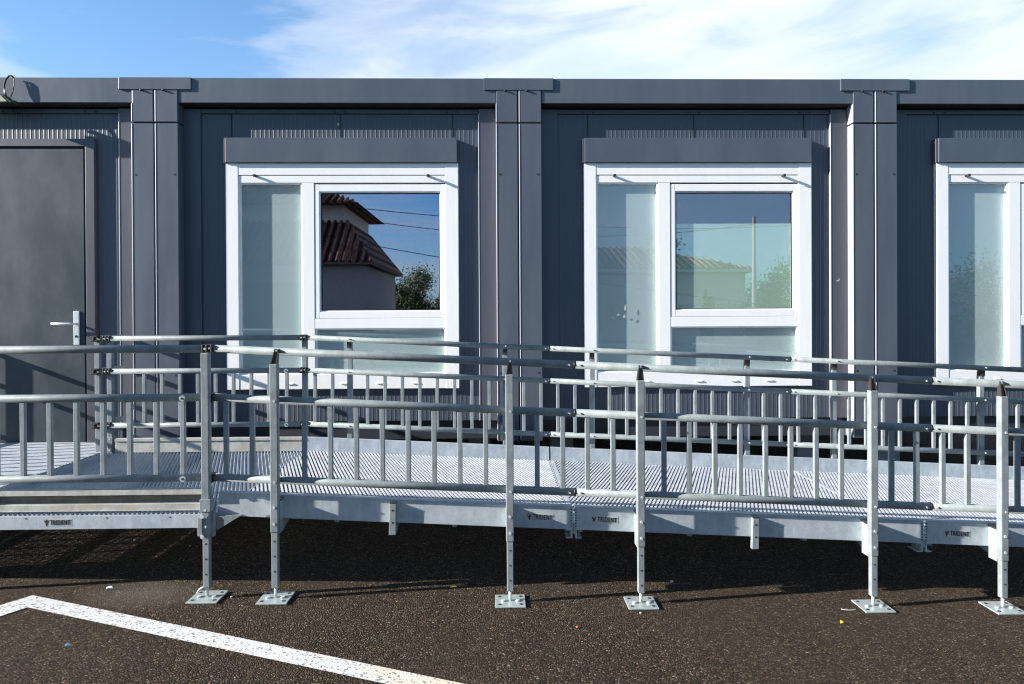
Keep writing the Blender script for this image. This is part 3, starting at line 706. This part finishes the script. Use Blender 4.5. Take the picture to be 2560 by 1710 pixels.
def tree(x,y,h,rx,rz,label,conical=False,n=7000):
    g=gz(x); root=empty('tree',(x,y,g),label,'tree')
    MB().tube([(x,y,g),(x+.05,y,g+h*.45),(x,y+.05,g+h*.8)],.11,8,r2=.03).build('trunk',M['wood'],root)
    b=MB(); cl=[(random.gauss(0,.45)*rx,random.gauss(0,.45)*rx,random.uniform(-.9,.9)*rz) for _ in range(26)]
    for k in range(n):
        c=random.choice(cl); s=.2*min(rx,rz)+.04
        p=Vector((c[0]+random.gauss(0,s),c[1]+random.gauss(0,s),c[2]+random.gauss(0,s)))
        if conical: w=max(.05,(rz-p.z)/(2*rz)); p.x*=w*1.2; p.y*=w*1.2
        p+=Vector((x,y,g+h-rz))
        u=Vector((random.gauss(0,1),random.gauss(0,1),random.gauss(0,1))).normalized()*.05; w=u.orthogonal().normalized()*.032
        b.quad(p-u,p+w,p+u,p-w)
    b.build('crown',M['leaf'],root)
tree(-4.6,-24,2.9,1.0,1.1,'round bushy tree right of the mirrored grey house')
tree(-3.4,-24.5,3.3,.9,1.4,'taller pointed bush right of the round bushy tree')
tree(-2.0,-25,2.2,1.3,.9,'low hedge bush mirrored at the left window edge')
tree(-.4,-26,2.5,1.3,.9,'thin pale bush beyond the low hedge bush')
tree(5.35,-16.5,4.5,.36,1.0,'slim leafy tree standing in front of the cream bungalow',n=1800)
tree(7.0,-17.2,2.4,.28,1.15,'narrow dark cypress against the bungalow wall',True,4000)
tree(9.9,-18.5,3.3,1.1,1.5,'broad green tree right of the utility pole')
tree(11.9,-18,3.6,1.3,1.7,'large green tree farthest right of the bungalow')
tree(15.6,-17,3.2,1.6,1.4,'large dark tree mirrored in the right window')
# ------------------------------------------------------------------ light
EL,AZ=20.0,11.5
d=Vector((math.cos(R(AZ))*math.cos(R(EL)),math.sin(R(AZ))*math.cos(R(EL)),-math.sin(R(EL))))
sl=bpy.data.lights.new('sun','SUN'); sl.energy=5.0; sl.angle=R(.5); sl.color=(1.,.955,.89)
so=bpy.data.objects.new('sun',sl); so.rotation_euler=d.to_track_quat('-Z','Y').to_euler(); COL.objects.link(so)
w=bpy.data.worlds.new('World'); sc.world=w; w.use_nodes=True; nt=w.node_tree; nt.nodes.clear()
out=nt.nodes.new('ShaderNodeOutputWorld'); bg=nt.nodes.new('ShaderNodeBackground'); nt.links.new(bg.outputs[0],out.inputs[0]); bg.inputs[1].default_value=.06; SKF,SKB=1.15,.92
sky=nt.nodes.new('ShaderNodeTexSky'); sky.sky_type='NISHITA'; sky.sun_disc=False; sky.sun_elevation=R(EL); sky.sun_rotation=R(90-AZ+180-10+0) if False else math.atan2(-d.x,-d.y); sky.air_density=1.; sky.dust_density=.2; sky.ozone_density=2.5
tc=nt.nodes.new('ShaderNodeTexCoord'); sep=nt.nodes.new('ShaderNodeSeparateXYZ'); nt.links.new(tc.outputs['Generated'],sep.inputs[0])
az=mth(nt,'ARCTAN2',sep.outputs[0],sep.outputs[1]); el=mth(nt,'ARCSINE',sep.outputs[2])
cv=nt.nodes.new('ShaderNodeCombineXYZ'); nt.links.new(mth(nt,'ADD',az,mth(nt,'MULTIPLY',el,-.9)),cv.inputs[0]); nt.links.new(mth(nt,'MULTIPLY',el,3.2),cv.inputs[1])
n1=N(nt,'ShaderNodeTexNoise'); n1.inputs['Scale'].default_value=3.6; n1.inputs['Detail'].default_value=9; n1.inputs['Roughness'].default_value=.56; n1.inputs['Distortion'].default_value=.35; nt.links.new(cv.outputs[0],n1.inputs['Vector'])
base=ramp(nt,mth(nt,'MULTIPLY_ADD',az,1/(2*math.pi),.5),[(0.,.44),(.30,.22),(.37,.30),(.415,.16),(.44,.20),(.47,.56),(.51,.90),(.56,.98),(.62,.80),(.72,.25),(1.,.44)])
lowl=mth(nt,'MULTIPLY',ramp(nt,mth(nt,'MULTIPLY_ADD',az,1/(2*math.pi),.5),[(.38,0.),(.393,.42),(.402,.42),(.418,0.)]),ramp(nt,el,[(.28,1.),(.345,0.)]))
cm=mth(nt,'ADD',mth(nt,'ADD',base,lowl),mth(nt,'MULTIPLY',mth(nt,'SUBTRACT',n1.outputs['Fac'],.5),1.55))
cm=ramp(nt,cm,[(.22,0.),(.50,.40),(1.0,1.)],'EASE')
tint=mixc(nt,1.,sky.outputs[0],(.62,1.02,1.30),'MULTIPLY')
n2=N(nt,'ShaderNodeTexNoise'); n2.inputs['Scale'].default_value=3; n2.inputs['Detail'].default_value=7; nt.links.new(cv.outputs[0],n2.inputs['Vector'])
cl=mixc(nt,ramp(nt,n2.outputs['Fac'],[(.35,0.),(.68,1.)]),(3.9,4.9,6.1),(5.9,6.1,6.5))
front=mth(nt,'MULTIPLY',ramp(nt,mth(nt,'MULTIPLY_ADD',az,1/(2*math.pi),.5),[(.22,0.),(.36,1.),(.64,1.),(.78,0.)]),ramp(nt,el,[(.0,1.),(.42,1.),(.75,0.)]))
tint=mixc(nt,mth(nt,'MULTIPLY',front,ramp(nt,el,[(.25,.40),(.45,.12)])),tint,(3.1,4.3,6.0))
allc=mixc(nt,cm,tint,cl)
gain=mth(nt,'MULTIPLY_ADD',front,SKF-SKB,SKB)
vm=N(nt,'ShaderNodeVectorMath',operation='SCALE'); nt.links.new(allc,vm.inputs[0]); nt.links.new(gain,vm.inputs['Scale'])
nt.links.new(vm.outputs[0],bg.inputs[0])
# ------------------------------------------------------------------ camera
yaw,pit,rol=R(-1.233),R(-.251),R(-.283)
fw=Vector((-math.sin(yaw)*math.cos(pit),math.cos(yaw)*math.cos(pit),math.sin(pit)))
r0=Vector((math.cos(yaw),math.sin(yaw),0)); u0=r0.cross(fw)
rr=r0*math.cos(rol)+u0*math.sin(rol); uu=-r0*math.sin(rol)+u0*math.cos(rol)
cam=bpy.data.cameras.new('camera'); cam.sensor_width=36; cam.lens=1741/2560*36; cam.shift_y=-(855-793.9)/2560; cam.clip_end=2000; cam.clip_start=.05
co=bpy.data.objects.new('camera',cam); COL.objects.link(co)
mw=Matrix.Identity(4)
for i in range(3): mw[i][0]=rr[i]; mw[i][1]=uu[i]; mw[i][2]=-fw[i]
mw[0][3],mw[1][3],mw[2][3]=0,-5.818,1.5
co.matrix_world=mw; sc.camera=co
sc.view_settings.view_transform='Standard'; sc.view_settings.look='None'; sc.view_settings.gamma=1; sc.view_settings.exposure=1.42
sc.cycles.transparent_max_bounces=12; sc.cycles.filter_width=1.15
